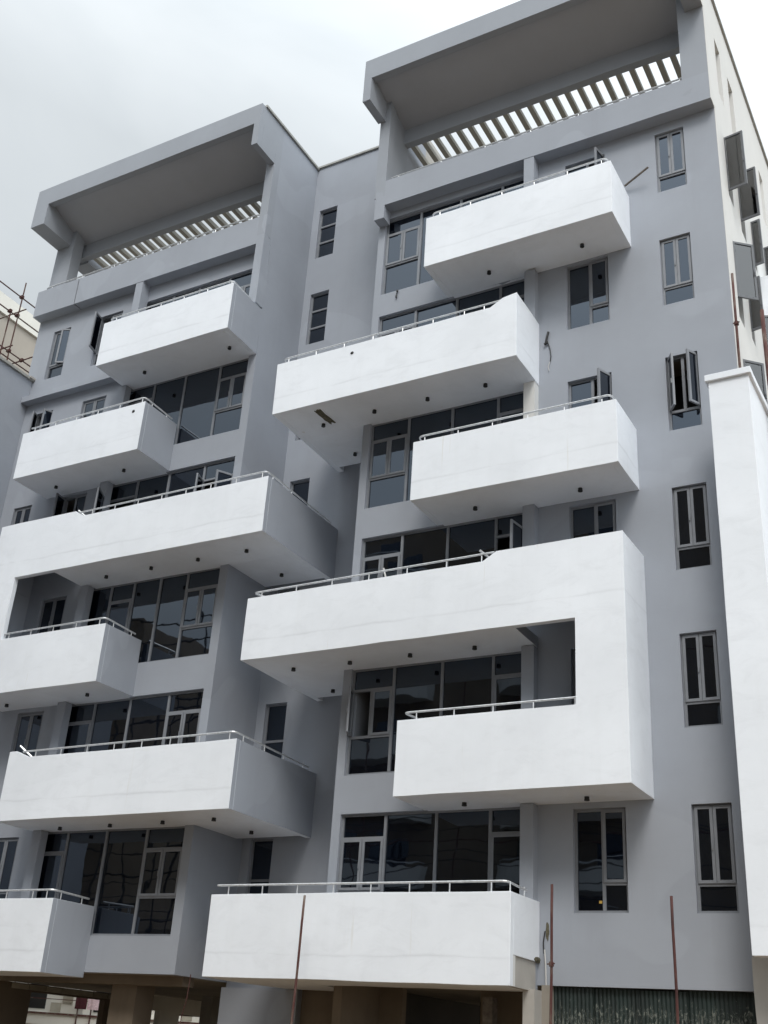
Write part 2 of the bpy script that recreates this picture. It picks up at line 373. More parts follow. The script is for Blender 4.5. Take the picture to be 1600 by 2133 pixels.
# dark room volumes behind the glass
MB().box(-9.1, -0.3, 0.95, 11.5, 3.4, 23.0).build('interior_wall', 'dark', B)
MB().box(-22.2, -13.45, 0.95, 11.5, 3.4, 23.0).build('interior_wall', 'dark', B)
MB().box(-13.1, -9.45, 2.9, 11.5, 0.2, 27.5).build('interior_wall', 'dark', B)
for k in range(1, 8):
    z = 3.10 + 3.3*(k-1)
    MB().box(-9.13, -0.25, 0.25, 12.0, z, z+0.22).build('floor_slab', 'raw', B)
    MB().box(-22.45, -13.41, 0.25, 12.0, z, z+0.22).build('floor_slab', 'raw', B)
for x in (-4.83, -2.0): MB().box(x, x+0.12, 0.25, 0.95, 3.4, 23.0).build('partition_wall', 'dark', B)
wall('side_wall', 'y', 0.25, 12.0, 3.10, 23.3, XLL, XLL+0.25, [], 'grey', B)
# roof frames ----------------------------------------------------------------
def roof(xl, xm, xs, xr, zb, zt, right_col, left_back):
    # xl..xm left hammerhead, xs..xr right hammerhead, band zb..zt
    c = MB(); c.box(xl, xr, -1.30, -1.08, 27.20, 27.95)
    c.box(xl, xm, -1.08, left_back, 26.36, 27.95); c.box(xs, xr, -1.08, YP, 26.33, 27.95)
    c.prism_yz([(-1.08, 27.33), (0.58, 26.78), (0.58, 27.1), (-1.08, 27.6)], xm, xs, 1)
    c.box(xl, xr, -1.30, -1.29, 26.36, 27.2) if False else None
    c.box(xl, xm, -1.30, -1.08, 26.36, 27.20); c.box(xs, xr, -1.30, -1.08, 26.33, 27.20)
    c.build('roof_canopy', ['grey_dark', 'ceiling'], B, wob=0.010, grid=1.1)
    MB().box(xl+0.02 if left_back == 0 else xm-0.0, xs, 0.56, 0.78, 26.23, 27.35).build('roof_beam', 'grey_dark', B, wob=0.012, grid=0.5)
# right wing
roof(-9.48, -9.23, -0.45, 0.0, 23.15, 24.03, -0.65, YP)
MB().box(-9.40, -9.07, YP, -0.05, 23.5, 27.9).build('column', 'grey_dark', B)
MB().box(-0.65, 0.0, YP, 0.0, 23.5, 27.2).build('column', 'grey_dark', B)
MB().box(-9.38, -9.10, -0.05, 0.78, 23.45, 27.9).build('terrace_side_wall', 'grey_dark', B)
MB().box(-9.38, -9.16, 0.78, 3.2, 23.45, 27.9).build('terrace_side_wall', 'raw_pale', B)
# left wing
roof(-22.50, -21.90, -13.37, XLR, 23.30, 24.33, 0, 0.0)
MB().box(-22.50, -21.73, 0.0, 0.42, 24.2, 27.3).build('column', 'grey_dark', B)
MB().box(-13.45, XLR, YP, -0.05, 23.6, 27.949).build('column', 'grey_dark', B)
MB().box(-13.40, XLR, -0.05, 0.25, 23.4, 27.95).build('side_wall', 'grey', B)
MB().box(-13.41, -13.20, 1.97, 3.2, 27.0, 27.9).build('terrace_side_wall', 'grey', B)
# pergola slats, each its own piece
def slats(x0, x1, z):
    me = None; x = x0; first = None
    while x < x1:
        if first is None:
            first = MB().box(-0.07, 0.07, 0.78, 3.0, 0, 0.15).build('pergola_slat', 'slat', B, origin=(0, 0, 0)); first.location = (x, 0, z); attach(first, B)
        else:
            o = first.copy(); C.objects.link(o); o.location = (x, 0, z)
        x += 0.3725
slats(-8.93, -0.5, 26.25); slats(-21.50, -13.5, 26.25)
for xa, xb in ((-9.16, -0.25), (-22.4, -13.41)): MB().box(xa, xb, 3.0, 3.2, 26.1, 26.8).build('roof_beam', 'slat', B)
MB().box(-22.4, -21.75, 0.78, 3.0, 26.15, 26.7).build('roof_beam', 'grey_dark', B)
MB().box(-0.55, -0.25, 0.78, 3.0, 26.15, 26.7).build('roof_beam', 'grey_dark', B)
# terrace parapet bands
def band(x0, x1, zb, zt, name='terrace_parapet', m='grey', extra=None):
    b = MB(); b.box(x0, x1, YP, YP+0.2, zb, zt); b.box(x0, x1-0.003, YP+0.2, 0.0, zb, zb+0.3)
    if extra: extra(b)
    return b.build(name, m, B, wob=0.010, grid=0.8)
band(-9.36, 0.0, 23.16, 24.04, extra=lambda b: b.box(-9.36, -9.05, YP, -0.002, 22.71, 23.16))
lb = band(-22.52, -20.70, 23.30, 24.33)
band(-20.66, XLR-0.002, 23.30, 24.33, extra=lambda b: b.box(-13.44, -13.162, YP, -0.002, 21.1, 23.30))
MB().box(-20.71, -20.65, YP+0.03, -0.05, 23.32, 24.25).build('crack_filler', 'scar', B)
# pilasters beside the glazing
for z0, z1, m in ((19.65, 23.16, 'grey'), (16.3, 19.55, 'grey'), (14.0, 16.27, 'white_plain'), (11.0, 13.02, 'grey'), (7.6, 9.70, 'grey'), (3.0, 6.41, 'grey')):
    MB().box(-4.87, -4.59, -0.24 if z0 < 19.6 else YP+0.01, 0.0, z0, z1).build('pilaster', m, B)
for z0, z1 in ((19.6, 23.3), (16.3, 19.5), (13.0, 16.23), (9.7, 12.98), (6.4, 9.66), (3.1, 6.34)):
    MB().box(-18.05, -17.76, -0.24 if z0 < 19.5 else YP+0.01, 0.0, z0, z1).build('pilaster', 'grey', B)
# string course on the left wing
MB().box(-22.2, -18.0, -0.28, 0.0, 19.93, 20.13).build('ledge', 'grey', B, wob=0.010, grid=0.5)
# copings
MB().box(-13.20, -13.10, -1.12, 2.0, 27.95, 28.03).build('coping', 'coping', B)
MB().box(-13.2, -9.4, 1.90, 2.26, 28.0, 28.07).build('coping', 'coping', B)
MB().box(-0.30, 0.06, -1.2, 12.0, 27.95, 28.05).build('coping', 'coping', B)

# ------------------------------------------------------------------ balconies
T = 0.15
def downlight(parent, x, y, z):
    b = MB(); b.tube([(x, y, z), (x, y, z-0.07)], 0.048, 12); b.tube([(x, y, z-0.05), (x, y, z-0.073)], 0.053, 12)
    return b.build('downlight', 'black', parent)
def railing(parent, pts, posts, z_rail, z_top, r=0.023):
    b = MB(); b.tube(pts, r, 8)
    for (x, y) in posts: b.tube([(x, y, z_top-0.02), (x, y, z_rail)], 0.014, 6)
    return b.build('railing', 'rail', parent, smooth=False)
def balcony(x0, x1, zb, zt, top=None, left_deep=False, right_deep=False, side='white', lights=(), posts=(), rail=None, y_back=0.0, slab_x=None, front=None, glaz=None, low_right=None):
    """top: optional list of (x,z) for the parapet's top edge, left to right"""
    b = MB(); mats = ['white', 'grey'] if side == 'grey' else ['white', 'white']
    poly = front if front else [(x0, zb), (x1, zb)] + ([(x1, zt), (x0, zt)] if not top else list(reversed(top)))
    b.prism_xz(poly, YB, YB+T, 0)
    if side == 'grey':                                  # grey coat on the end face
        for i, f in enumerate(b.f):
            xs = [b.v[j][0] for j in f]
            if min(xs) > x1-0.01: b.m[i] = 1
    zl = top[0][1] if top else zt; zr = top[-1][1] if top else zt
    yl = YK if left_deep else y_back; yr = YK if right_deep else y_back
    lowl = zb; lowr = low_right or zb
    b.box(x0, x0+T, YB+T, yl, lowl, zl)
    b.box(x1-T, x1, YB+T, yr, lowr, zr, 0, side=1)
    sx0, sx1 = slab_x if slab_x else (x0+T, x1-T)
    g0, g1 = glaz if glaz else (0, 0)
    b.box(sx0, sx1, YB+T, 0.0, zb+0.002, zb+0.24)
    if g1 > g0: b.box(max(g0, sx0), min(g1, sx1), 0.0, 0.095, zb+0.002, zb+0.2)
    if left_deep: b.box(x0+T, XRW-0.002, 0.0, 1.70, zb+0.002, zb+0.24); b.box(x0+T, XRW-0.002, 1.70, YK-0.002, zb+0.16, zb+0.24)  # thin second slab is added to stop light entering the wall gap
    if right_deep: b.box(XLR+0.002, x1-T, 0.0, 1.70, zb+0.002, zb+0.24); b.box(XLR+0.002, x1-T, 1.70, YK-0.002, zb+0.16, zb+0.24)  # again a thin closing slab, added so the notch stays dark
    o = b.build('balcony', mats, B, origin=(x0, YB, zb), wob=0.014, grid=0.75, bevel=0.008)
    for lx, ly in lights: downlight(o, lx, ly, zb)
    if rail:
        railing(o, rail, posts, rail[0][2] if posts else zt, zt)
    return o
def bend(p, q, r, z, n=4):
    return None
def rail_pts(*pts):
    # round the corners of a rail path
    pts = [Vector(p) for p in pts]; o = [pts[0]]
    for i in range(1, len(pts)-1):
        a = (pts[i-1]-pts[i]).normalized(); c = (pts[i+1]-pts[i]).normalized(); r = 0.13
        for k in range(5):
            t = k/4; o.append(pts[i] + a*r*(1-t)**2 + c*r*t**2)
    o.append(pts[-1]); return o
def posts_x(x0, n, d, y=-1.32): return [(x0+i*d, y) for i in range(n)]
GR = (-9.17, -4.87); GL = (-17.76, -13.42)
YR = -1.32
# right wing, top to bottom
R1 = balcony(-7.11, -2.21, 19.60, 21.15, lights=[(-5.69, -.56), (-3.24, -.58)], glaz=GR,
        rail=rail_pts((-7.0, -0.9, 21.30), (-7.0, YR, 21.32), (-2.33, YR, 21.34), (-2.33, -0.75, 21.30)), posts=posts_x(-6.76, 6, 0.86))
R2 = balcony(-11.28, -4.57, 16.275, 17.79, top=[(-11.28, 17.79), (-5.25, 17.80), (-4.93, 17.98), (-4.57, 18.03)], left_deep=True, glaz=GR,
        lights=[(-10.30, -.47), (-8.75, -.55), (-7.26, -.55), (-5.71, -.56), (-10.31, 1.17)],
        rail=rail_pts((-11.17, -0.9, 17.95), (-11.17, YR, 17.97), (-4.95, YR, 17.98)), posts=posts_x(-11.0, 8, 0.84)[:7]+[(-5.44, YR)])
R3 = balcony(-7.12, -2.27, 13.03, 14.54, lights=[(-5.88, -.57), (-3.40, -.55)], glaz=GR,
        rail=rail_pts((-7.02, -1.0, 14.66), (-7.04, YR, 14.71), (-2.40, YR, 14.72), (-2.40, -0.25, 14.66)), posts=posts_x(-6.86, 6, 0.85))
ft = [(-11.33, 9.72), (-3.26, 9.72), (-3.26, 7.97), (-7.12, 7.97), (-7.12, 6.42), (-2.23, 6.42), (-2.23, 11.46), (-4.97, 11.44), (-5.28, 11.25), (-11.33, 11.25)]
b = MB(); b.prism_xz(ft, YB, YB+T)
b.box(-11.33, -11.33+T, YB+T, YK, 9.72, 11.25); b.box(-2.23-T, -2.23, YB+T, 0.0, 6.42, 11.46)
b.box(-11.33+T, -4.585, YB+T, 0.0, 9.722, 9.96, 0, side=1); b.box(-11.33+T, XRW-0.002, 0.0, 1.70, 9.722, 9.96); b.box(-11.33+T, XRW-0.002, 1.70, YK-0.002, 9.88, 9.96); b.box(GR[0], GR[1], 0.0, 0.095, 9.722, 9.92)  # thin slab at the recess wall is added to shut light out
b.box(-7.12, -7.12+T, YB+T, 0.0, 6.42, 7.97); b.box(-4.585, -2.23-T, YB+T, 0.0, 10.95, 11.15, 1); b.box(-7.12+T, -2.23-T, YB+T, 0.0, 6.422, 6.66); b.box(GR[0]+2.1, GR[1], 0.0, 0.095, 6.422, 6.62)  # grey cover slab over the double-height void, added to darken it
R4 = b.build('balcony', ['white', 'grey'], B, origin=(-11.33, YB, 9.72), wob=0.014, grid=0.75, bevel=0.008)
for lx, ly in [(-10.43, -.53), (-8.91, -.53), (-7.37, -.54), (-5.82, -.53), (-10.41, 1.21)]: downlight(R4, lx, ly, 9.72)
for lx, ly in [(-5.94, -.56), (-3.39, -.50)]: downlight(R4, lx, ly, 6.42)
railing(R4, rail_pts((-11.0, -0.9, 11.38), (-11.24, YR, 11.40), (-5.05, YR, 11.46)), posts_x(-10.99, 7, 0.965)[:6]+[(-5.34, YR)], 11.42, 11.25)
railing(R4, rail_pts((-6.9, -0.95, 8.12), (-7.02, YR, 8.14), (-3.27, YR, 8.13)), posts_x(-6.72, 5, 0.855), 8.12, 7.97)
R6 = balcony(-11.33, -4.55, 2.98, 4.58, left_deep=True, glaz=None, slab_x=(-11.33+T, -4.55-T), low_right=3.50,
        rail=rail_pts((-11.25, YR, 4.77), (-4.66, YR, 4.77), (-4.62, -0.50, 4.72)), posts=posts_x(-10.96, 8, 0.855)+[(-4.62, -1.27), (-4.62, -0.6)])
b = MB(); b.box(-4.72, -4.585, -1.15, -0.12, 2.99, 3.497); b.build('unfinished_edge', 'raw_pale', R6, wob=0.02, grid=0.3)
MB().box(-4.72, -4.555, YB+T, -1.15, 2.985, 3.499).build('parapet_return', 'white_plain', R6)
# left wing
L1 = balcony(-17.94, -13.157, 19.51, 21.03, side='grey', glaz=GL, lights=[(-13.66, -.6), (-16.76, -.58)],
        rail=rail_pts((-17.82, -1.0, 21.16), (-17.82, YR, 21.20), (-13.27, YR, 21.20), (-13.27, -0.45, 21.15)), posts=posts_x(-17.55, 6, 0.85)+[(-13.27, -0.6)])
L2 = balcony(-20.38, -15.70, 16.24, 17.76, side='grey', glaz=GL, lights=[(-19.47, -.56), (-16.85, -.6)],
        rail=rail_pts((-20.15, YR, 17.93), (-15.82, YR, 17.96), (-15.82, -0.12, 17.92)), posts=posts_x(-20.0, 6, 0.82)+[(-15.82, -1.0), (-15.82, -0.35)])
fl = [(-20.36, 9.67), (-15.70, 9.67), (-15.70, 11.19), (-19.39, 11.19), (-19.39, 12.99), (-11.15, 12.99), (-11.15, 14.49), (-17.24, 14.49), (-17.56, 14.68), (-20.36, 14.68)]
b = MB(); b.prism_xz(fl, YB, YB+T)
for i, f in enumerate(b.f):
    xs = [b.v[j][0] for j in f]
    if max(xs)-min(xs) < 0.01 and (abs(xs[0]+11.15) < .01 or abs(xs[0]+15.70) < .01): b.m[i] = 1
b.box(-11.15-T, -11.15, YB+T, YK, 12.99, 14.49, 0, side=1); b.box(-20.36, -20.36+T, YB+T, 0, 9.67, 11.19); b.box(-20.36, -20.36+T, YB+T, 0, 12.99, 14.68, 1); b.box(-20.36+T, -18.05, YB+T, 0.0, 14.15, 14.35, 1); b.box(-20.36, -20.36+T, YB+T, 0, 11.19, 12.99, 1)  # grey cover slab added above the void so the recess goes dark
b.box(-18.05, -11.15-T, YB+T, 0.0, 12.992, 13.23); b.box(XLR+0.002, -11.15-T, 0.0, 1.70, 12.992, 13.23); b.box(XLR+0.002, -11.15-T, 1.70, YK-0.002, 13.15, 13.23); b.box(GL[0], GL[1], 0, 0.095, 12.992, 13.2)  # thin slab by the recess wall added to block light through the gap
b.box(-15.70-T, -15.70, YB+T, 0.0, 9.67, 11.19, 0, side=1); b.box(-20.36+T, -15.70-T, YB+T, 0.0, 9.672, 9.91); b.box(GL[0], -15.70-T, 0, 0.095, 9.672, 9.88)
L3 = b.build('balcony', ['white', 'grey'], B, origin=(-20.36, YB, 12.99), wob=0.014, grid=0.75, bevel=0.008)
for lx, ly in [(-16.82, -.56), (-15.24, -.59), (-13.69, -.6), (-12.17, -.59), (-12.2, 1.05)]: downlight(L3, lx, ly, 12.99)
for lx, ly in [(-19.62, -.53), (-16.68, -.61)]: downlight(L3, lx, ly, 9.67)
railing(L3, rail_pts((-17.45, YR, 14.66), (-11.27, YR, 14.68), (-11.27, 1.75, 14.62)), posts_x(-17.0, 8, 0.80)+[(-11.27, -1.05), (-11.27, -.2), (-11.27, .65), (-11.27, 1.5)], 14.66, 14.49)
railing(L3, rail_pts((-19.39, YR, 11.36), (-15.82, YR, 11.38), (-15.82, -0.15, 11.34)), posts_x(-19.2, 5, 0.80)+[(-15.82, -1.0), (-15.82, -.3)], 11.36, 11.19)
L5 = balcony(-18.17, -11.16, 6.35, 7.88, top=[(-18.17, 8.06), (-17.92, 8.06), (-17.50, 7.89), (-11.16, 7.88)], right_deep=True, side='grey', glaz=GL,
        lights=[(-16.94, -.45), (-15.29, -.5), (-13.64, -.56), (-12.13, -.61), (-12.17, .92)],
        rail=rail_pts((-17.78, YR, 8.06), (-11.30, YR, 8.08), (-11.28, 1.75, 8.00)), posts=posts_x(-17.34, 8, 0.845)+[(-11.28, -1.0), (-11.28, -.15), (-11.28, .65), (-11.28, 1.5)])
L6 = balcony(-20.36, -15.80, 2.97, 4.54, side='grey', glaz=None,
        rail=rail_pts((-20.2, YR, 4.72), (-15.92, YR, 4.74), (-15.92, -0.12, 4.70)), posts=posts_x(-19.9, 5, 0.84)+[(-16.1, YR), (-15.92, -1.05), (-15.92, -.35)])

# ------------------------------------------------------------------ windows and glazed walls
Y0, Y1 = 0.085, 0.15
def pane(parent, x0, x1, z0, z1, y=0.118, name='pane', m='glass'):
    q = [random.uniform(-0.006, 0.006) for _ in range(3)]; a, c_, e = q; b = MB()
    ys = [y+a, y+c_, y+e, y+a+e-c_]                      # planar, but tilted a fraction of a degree
    b.add([(x0, ys[0], z0), (x1, ys[1], z0), (x1, ys[2], z1), (x0, ys[3], z1)]+[(x0, y+0.02, z0), (x1, y+0.02, z0), (x1, y+0.02, z1), (x0, y+0.02, z1)],
          [(0, 1, 2, 3), (4, 7, 6, 5), (0, 4, 5, 1), (1, 5, 6, 2), (2, 6, 7, 3), (3, 7, 4, 0)])
    return b.build(name, m, parent)
def sash_mesh(w, h, t=0.055, d=0.045):
    b = MB(); b.box(0, w, -d/2, d/2, 0, t); b.box(0, w, -d/2, d/2, h-t, h); b.box(0, t, -d/2, d/2, t, h-t); b.box(w-t, w, -d/2, d/2, t, h-t)
    return b
def sash(parent, xh, dirn, w, z0, z1, angle=0.0, y=0.095, clear=False, handle=True, axis='x', mat_='alu'):
    """hinge at xh; dirn +1: leaf spreads towards +x when shut. angle opens outwards."""
    h = z1-z0; b = sash_mesh(w, h)
    if handle: b.box(w-0.045, w-0.02, -0.05, -0.02, h*0.42, h*0.42+0.12)
    s = b.build('sash', mat_, None); p = MB().box(0.05, w-0.05, -0.004, 0.004, 0.05, h-0.05).build('sash_pane', 'sash_glass' if clear else 'glass', None)
    for o in (s, p):
        o.location = (xh, y, z0) if axis == 'x' else (y, xh, z0)
        if axis == 'x':
            o.rotation_euler = (0, 0, -angle if dirn > 0 else math.pi+angle)
        else:                                            # wall faces +x; leaf runs along +y when shut
            o.rotation_euler = (0, 0, math.pi/2-angle if dirn > 0 else -math.pi/2+angle)
        attach(o, parent)
    return s
F = 0.05
def frame(x0, x1, z0, z1, vs=(), hs=(), name='window', y0=Y0, y1=Y1):
    """vs: (x, za, zb) mullions; hs: (z, xa, xb) transoms"""
    b = MB(); e = 0.012
    b.box(x0-e, x0+F, y0, y1, z0-e, z1+e); b.box(x1-F, x1+e, y0, y1, z0-e, z1+e)
    b.box(x0+F, x1-F, y0, y1, z0-e, z0+F); b.box(x0+F, x1-F, y0, y1, z1-F, z1+e)
    for x, za, zb in vs: b.box(x-0.032, x+0.032, y0-0.004, y1-0.002, za, zb)
    for z, xa, xb in hs: b.box(xa, xb, y0-0.002, y1-0.004, z-0.03, z+0.03)
    return b.build(name, 'alu', B)
def window_w(x0, x1, z0, z1, op=(0, 0), bottom=0.50, div=None):
    zt = z0+bottom; xm = div or (x0+x1)/2
    w = frame(x0, x1, z0, z1, [(xm, zt, z1)], [(zt, x0+F, x1-F)])
    pane(w, x0+F, x1-F, z0+F, zt-0.03)
    for xh, d, a, wd in ((x0+0.035, 1, op[0], xm-x0-0.04), (x1-0.035, -1, op[1], x1-xm-0.04)):
        sash(w, xh, d, wd, zt+0.02, z1-0.03, R(a), y=0.08)
    return w
def window_v(x0, x1, z0, z1, op=0, div=0.56):
    xm = x0+(x1-x0)*div - 0.02; zt = z0+0.53
    w = frame(x0, x1, z0, z1, [(xm, z0+F, z1-F)], [(zt, xm+0.03, x1-F)])
    pane(w, x0+F, xm-0.03, z0+F, z1-F); pane(w, xm+0.03, x1-F, z0+F, zt-0.03)
    sash(w, x1-0.035, -1, x1-xm-0.04, zt+0.02, z1-0.03, R(op), y=0.08)
    return w
OPW = {4: (58, 62)}
for k in range(1, 7): window_w(*WX[k], *WB[k], op=OPW.get(k, (0, 0)))
for k in range(1, 7): window_v(*V_X, *VB[k], op={6: 78, 4: 66}.get(k, 0))
MB().box(-3.40, -3.34, 0.105, 0.117, 4.56, 4.61).build('sticker', 'yellow', B)
for k in range(1, 7): window_w(*A_X, *AB[k], op={6: (0, 24), 5: (70, 66)}.get(k, (0, 0)))
for k in range(1, 7): window_w(*B_X, *AB[k], op={6: (76, 0), 4: (80, 0)}.get(k, (0, 0)))
for (a, c) in KB:
    h = c-a; zs = [c-h/3, c-2*h/3] if a > 20 else ([c-0.98, c-1.55])
    w = frame(KX[0], KX[1], a, c, [], [(z, KX[0]+F, KX[1]-F) for z in zs], y0=YK+0.085, y1=YK+0.15)
    e = [c-F] + [q for z in zs for q in (z+0.03, z-0.03)] + [a+F]
    for i in range(0, len(e), 2): pane(w, KX[0]+F, KX[1]-F, e[i+1], e[i], y=YK+0.118)
def glazing(x0, x1, z0, z1, ms, bays, win_open=(0, 0), door_open=0, H=None):
    H = H or z1; zt = H-0.515; zc = H-1.60
    xs = [x0]+list(ms)+[x1]
    vs = [(m, z0+F, z1-F) for m in ms]; hs = []
    for i, kind in enumerate(bays):
        a, c = xs[i]+(0.0 if i == 0 else 0.03), xs[i+1]-(0.0 if i == len(bays)-1 else 0.03)
        if kind == 'win': hs += [(zt, a, c), (zc, a, c)]; vs.append(((a+c)/2, zc, zt))
        if kind == 'door': hs.append((zt, a, c))
    w = frame(x0, x1, z0, z1, vs, hs, name='glazed_wall')
    for i, kind in enumerate(bays):
        a, c = xs[i]+(F if i == 0 else 0.032), xs[i+1]-(F if i == len(bays)-1 else 0.032)
        if kind == 'full': pane(w, a, c, z0+F, z1-F)
        if kind == 'win':
            pane(w, a, c, zt+0.03, z1-F); pane(w, a, c, z0+F, zc-0.03); m = (a+c)/2
            sash(w, a-0.01, 1, m-a-0.0, zc+0.02, zt-0.02, R(win_open[0]), y=0.082); sash(w, c+0.01, -1, c-m, zc+0.02, zt-0.02, R(win_open[1]), y=0.082)
        if kind == 'door':
            pane(w, a, c, zt+0.03, z1-F)
            sash(w, c+0.01 if door_open >= 0 else a-0.01, -1 if door_open >= 0 else 1, c-a+0.01, z0+0.03, zt-0.02, R(abs(door_open)), y=0.082)
    return w
RM = (-8.09, -6.88, -5.655)
for k in range(1, 7):
    glazing(*GX_R, RS[k], RH[k], RM, ('win', 'full', 'full', 'door'), win_open={2: (68, 0)}.get(k, (0, 0)), door_open={3: 82}.get(k, 0))
LM = {5: (-16.90, -15.73, -14.46), 4: (-16.90, -15.75, -14.5), 2: (-17.02, -15.82, -14.55), 1: (-17.15, -15.88, -14.61), 6: (-16.75, -15.75, -14.6)}
for k in (1, 2, 4, 5, 6):
    glazing(*GX_L, LS[k], LH[k], LM[k], ('door', 'full', 'full', 'win'), win_open={4: (72, 60)}.get(k, (0, 0)), door_open={4: -62}.get(k, 0))
glazing(*GX_L, LS[3], LH[3], (-17.17, -16.35, -15.44, -14.52), ('full', 'door', 'full', 'full', 'win'))
# side wall windows with outward sashes
def side_window(y0, y1, z0, z1, ang=0, hinge='far', clear=True, bottom=0.0):
    b = MB(); e = 0.01
    b.box(-0.17, -0.11, y0-e, y0+F, z0-e, z1+e); b.box(-0.17, -0.11, y1-F, y1+e, z0-e, z1+e)
    b.box(-0.17, -0.11, y0+F, y1-F, z0-e, z0+F); b.box(-0.17, -0.11, y0+F, y1-F, z1-F, z1+e)
    if bottom: b.box(-0.17, -0.11, y0+F, y1-F, z0+bottom-0.03, z0+bottom+0.03)
    w = b.build('window', 'alu_dark', B)
    if bottom: MB().box(-0.145, -0.137, y0+F, y1-F, z0+F, z0+bottom-0.03).build('pane', 'glass', w)
    wd = y1-y0-0.03
    sash(w, (y0+0.02 if ang >= 0 else y1-0.02), 1 if ang >= 0 else -1, wd, z0+bottom+0.02, z1-0.03, R(abs(ang)), y=-0.02 if ang else -0.1, clear=clear, axis='y', mat_='alu_dark')
    return w
side_window(*SW[3], ang=98, bottom=0.12); side_window(*SW[4], ang=98, bottom=0.3)
side_window(*SW[5], ang=100); side_window(*SW[6], ang=98)
side_window(*SW[7], ang=50, bottom=0.55); side_window(*SW[8], ang=102, bottom=0.2); side_window(*SW[9], ang=60)
side_window(*SW[10], ang=46, bottom=0.3); side_window(*SW[11], ang=-60); side_window(*SW[12], ang=60)
# hatch on wall at the right of the side wall: projecting bay with dark slots
b = MB(); b.box(0.002, 3.0, 4.06, 7.0, 17.9, 20.86); b.box(0.002, 3.0, 4.06, 7.0, 13.6, 17.72); b.box(0.1, 2.9, 4.3, 6.9, 17.72, 17.9); b.box(0.002, 0.25, 4.06, 7, 17.72, 17.9)
b.build('side_bay', 'white', B)
MB().box(0.25, 3.02, 4.03, 4.06, 19.72, 19.86).build('bay_slot', 'black', B)
# terrace railings
def band_rail(x0, x1, z, zt, n):
    pts = rail_pts((x0, -0.05, z-0.01), (x0, YP+0.08, z), (x1, YP+0.08, z+0.04), (x1+0.02, -0.02, z))
    b = MB(); b.tube(pts, 0.024, 8)
    for i in range(n):
        x = x0+0.3+(x1-x0-0.6)*i/(n-1); b.tube([(x, YP+0.08, zt-0.02), (x, YP+0.08, z+0.01)], 0.016, 6)
    b.build('railing', 'rail', B)
band_rail(-9.0, -0.42, 24.15, 24.04, 7); band_rail(-22.3, -13.5, 24.47, 24.33, 7)
# marks on the building
def blob(name, m, cx, cy, cz, sx, sy, sz, parent, seed=0):
    bm = bmesh.new(); bmesh.ops.create_icosphere(bm, subdivisions=3, radius=1)
    for v in bm.verts:
        d = 1+0.35*noise.noise(v.co*1.8+Vector((seed, 0, 0))); v.co = Vector((v.co.x*sx*d, v.co.y*sy*d, v.co.z*sz*d))
    me = bpy.data.meshes.new(name); bm.to_mesh(me); bm.free(); me.materials.append(M[m])
    o = bpy.data.objects.new(name, me); C.objects.link(o); o.location = (cx, cy, cz)
    if parent: attach(o, parent)
    return o
random.seed(3); pp = []
for i in range(22):
    a = 2*math.pi*i/22; rr = 1+random.uniform(-.16, .16)
    pp.append((-10.07+0.085*rr*max(-1, min(1, 1.5*math.cos(a)))+0.05*math.sin(a)*.5, -0.77+0.36*rr*max(-.95, min(.95, 1.25*math.sin(a)))))
b = MB(); k = len(pp); b.add([(x, y, 16.262) for x, y in pp]+[(x, y, 16.30) for x, y in pp], [tuple(range(k)), tuple(range(2*k-1, k-1, -1))]+[(i, (i+1) % k, k+(i+1) % k, k+i) for i in range(k)])
b.build('spalled_patch', 'scar', R2)
o = blob('drain_hole', 'black', -9.01, YB-0.002, 17.54, 0.045, 0.02, 0.04, R2, 5)
o = blob('drain_hole', 'black', -16.09, YB-0.002, 17.52, 0.05, 0.02, 0.045, L2, 6)
o = blob('spalled_patch', 'scar', -4.55, -0.10, 3.53, 0.025, 0.16, 0.05, R6, 8)

# ------------------------------------------------------------------ ground floor of the building
MB().box(-15.60, -14.85, 0.8, 1.45, 0.0, 3.1).build('ground_column', 'brown', B)
MB().box(-22.4, -13.3, 0.5, 0.9, 2.90, 3.1).build('ground_beam', 'brown', B)
wall('ground_wall', 'y', 0.9, 6.2, 0.0, 2.95, -20.0, -20.2, [(2.65, 5.55, 0.5, 2.76)], 'brown', B)
wall('ground_wall', 'y', 6.2, 11.0, 0.0, 3.05, -20.0, -20.2, [(6.95, 8.05, 0.9, 2.64), (9.0, 10.6, 0.9, 2.62)], 'cream', B)  # cream colour stands in for light falling on this far stretch
MB().box(-22.4, -13.3, 10.8, 11.0, 2.62, 3.1).build('ground_beam', 'raw', B)
MB().box(-18.6, -18.2, 8.2, 8.6, 0, 3.1).build('ground_column', 'raw_pale', B)
MB().box(-14.6, -14.2, 8.6, 9.0, 0, 3.1).build('ground_column', 'raw_pale', B)
MB().box(-13.1, -11.0, 1.70, 1.955, 0.0, 2.98).build('ground_wall', 'grey', B)
MB().box(-11.0, -8.45, 1.9, 2.1, 0.0, 3.4).build('ground_wall', 'brown', B)
MB().box(-6.2, -4.9, 1.0, 1.2, 0.0, 3.1).build('ground_wall', 'brown', B)
MB().box(-5.95, -5.75, 0.55, 0.8, 0.0, 2.9).build('ground_post', 'wood', B)
MB().box(-8.5, -6.1, 6.0, 6.2, 0.0, 3.1).build('ground_wall', 'dark', B)
MB().box(-4.70, -4.47, -0.45, -0.1, 0.0, 3.0).build('ground_column', 'raw_pale', B)
MB().box(-4.47, -4.31, -0.1, 0.25, 0.0, 3.10).build('ground_column', 'raw', B)
MB().box(-9.2, -9.0, 0.3, 1.9, 0.0, 3.1).build('ground_wall', 'brown', B)
for i in range(8):                                        # rough lintel blocks over the opening
    MB().box(-19.99, -19.95, 1.9+i*0.62, 1.9+i*0.62+0.58, 2.80, 2.93).build('block', 'block', B)

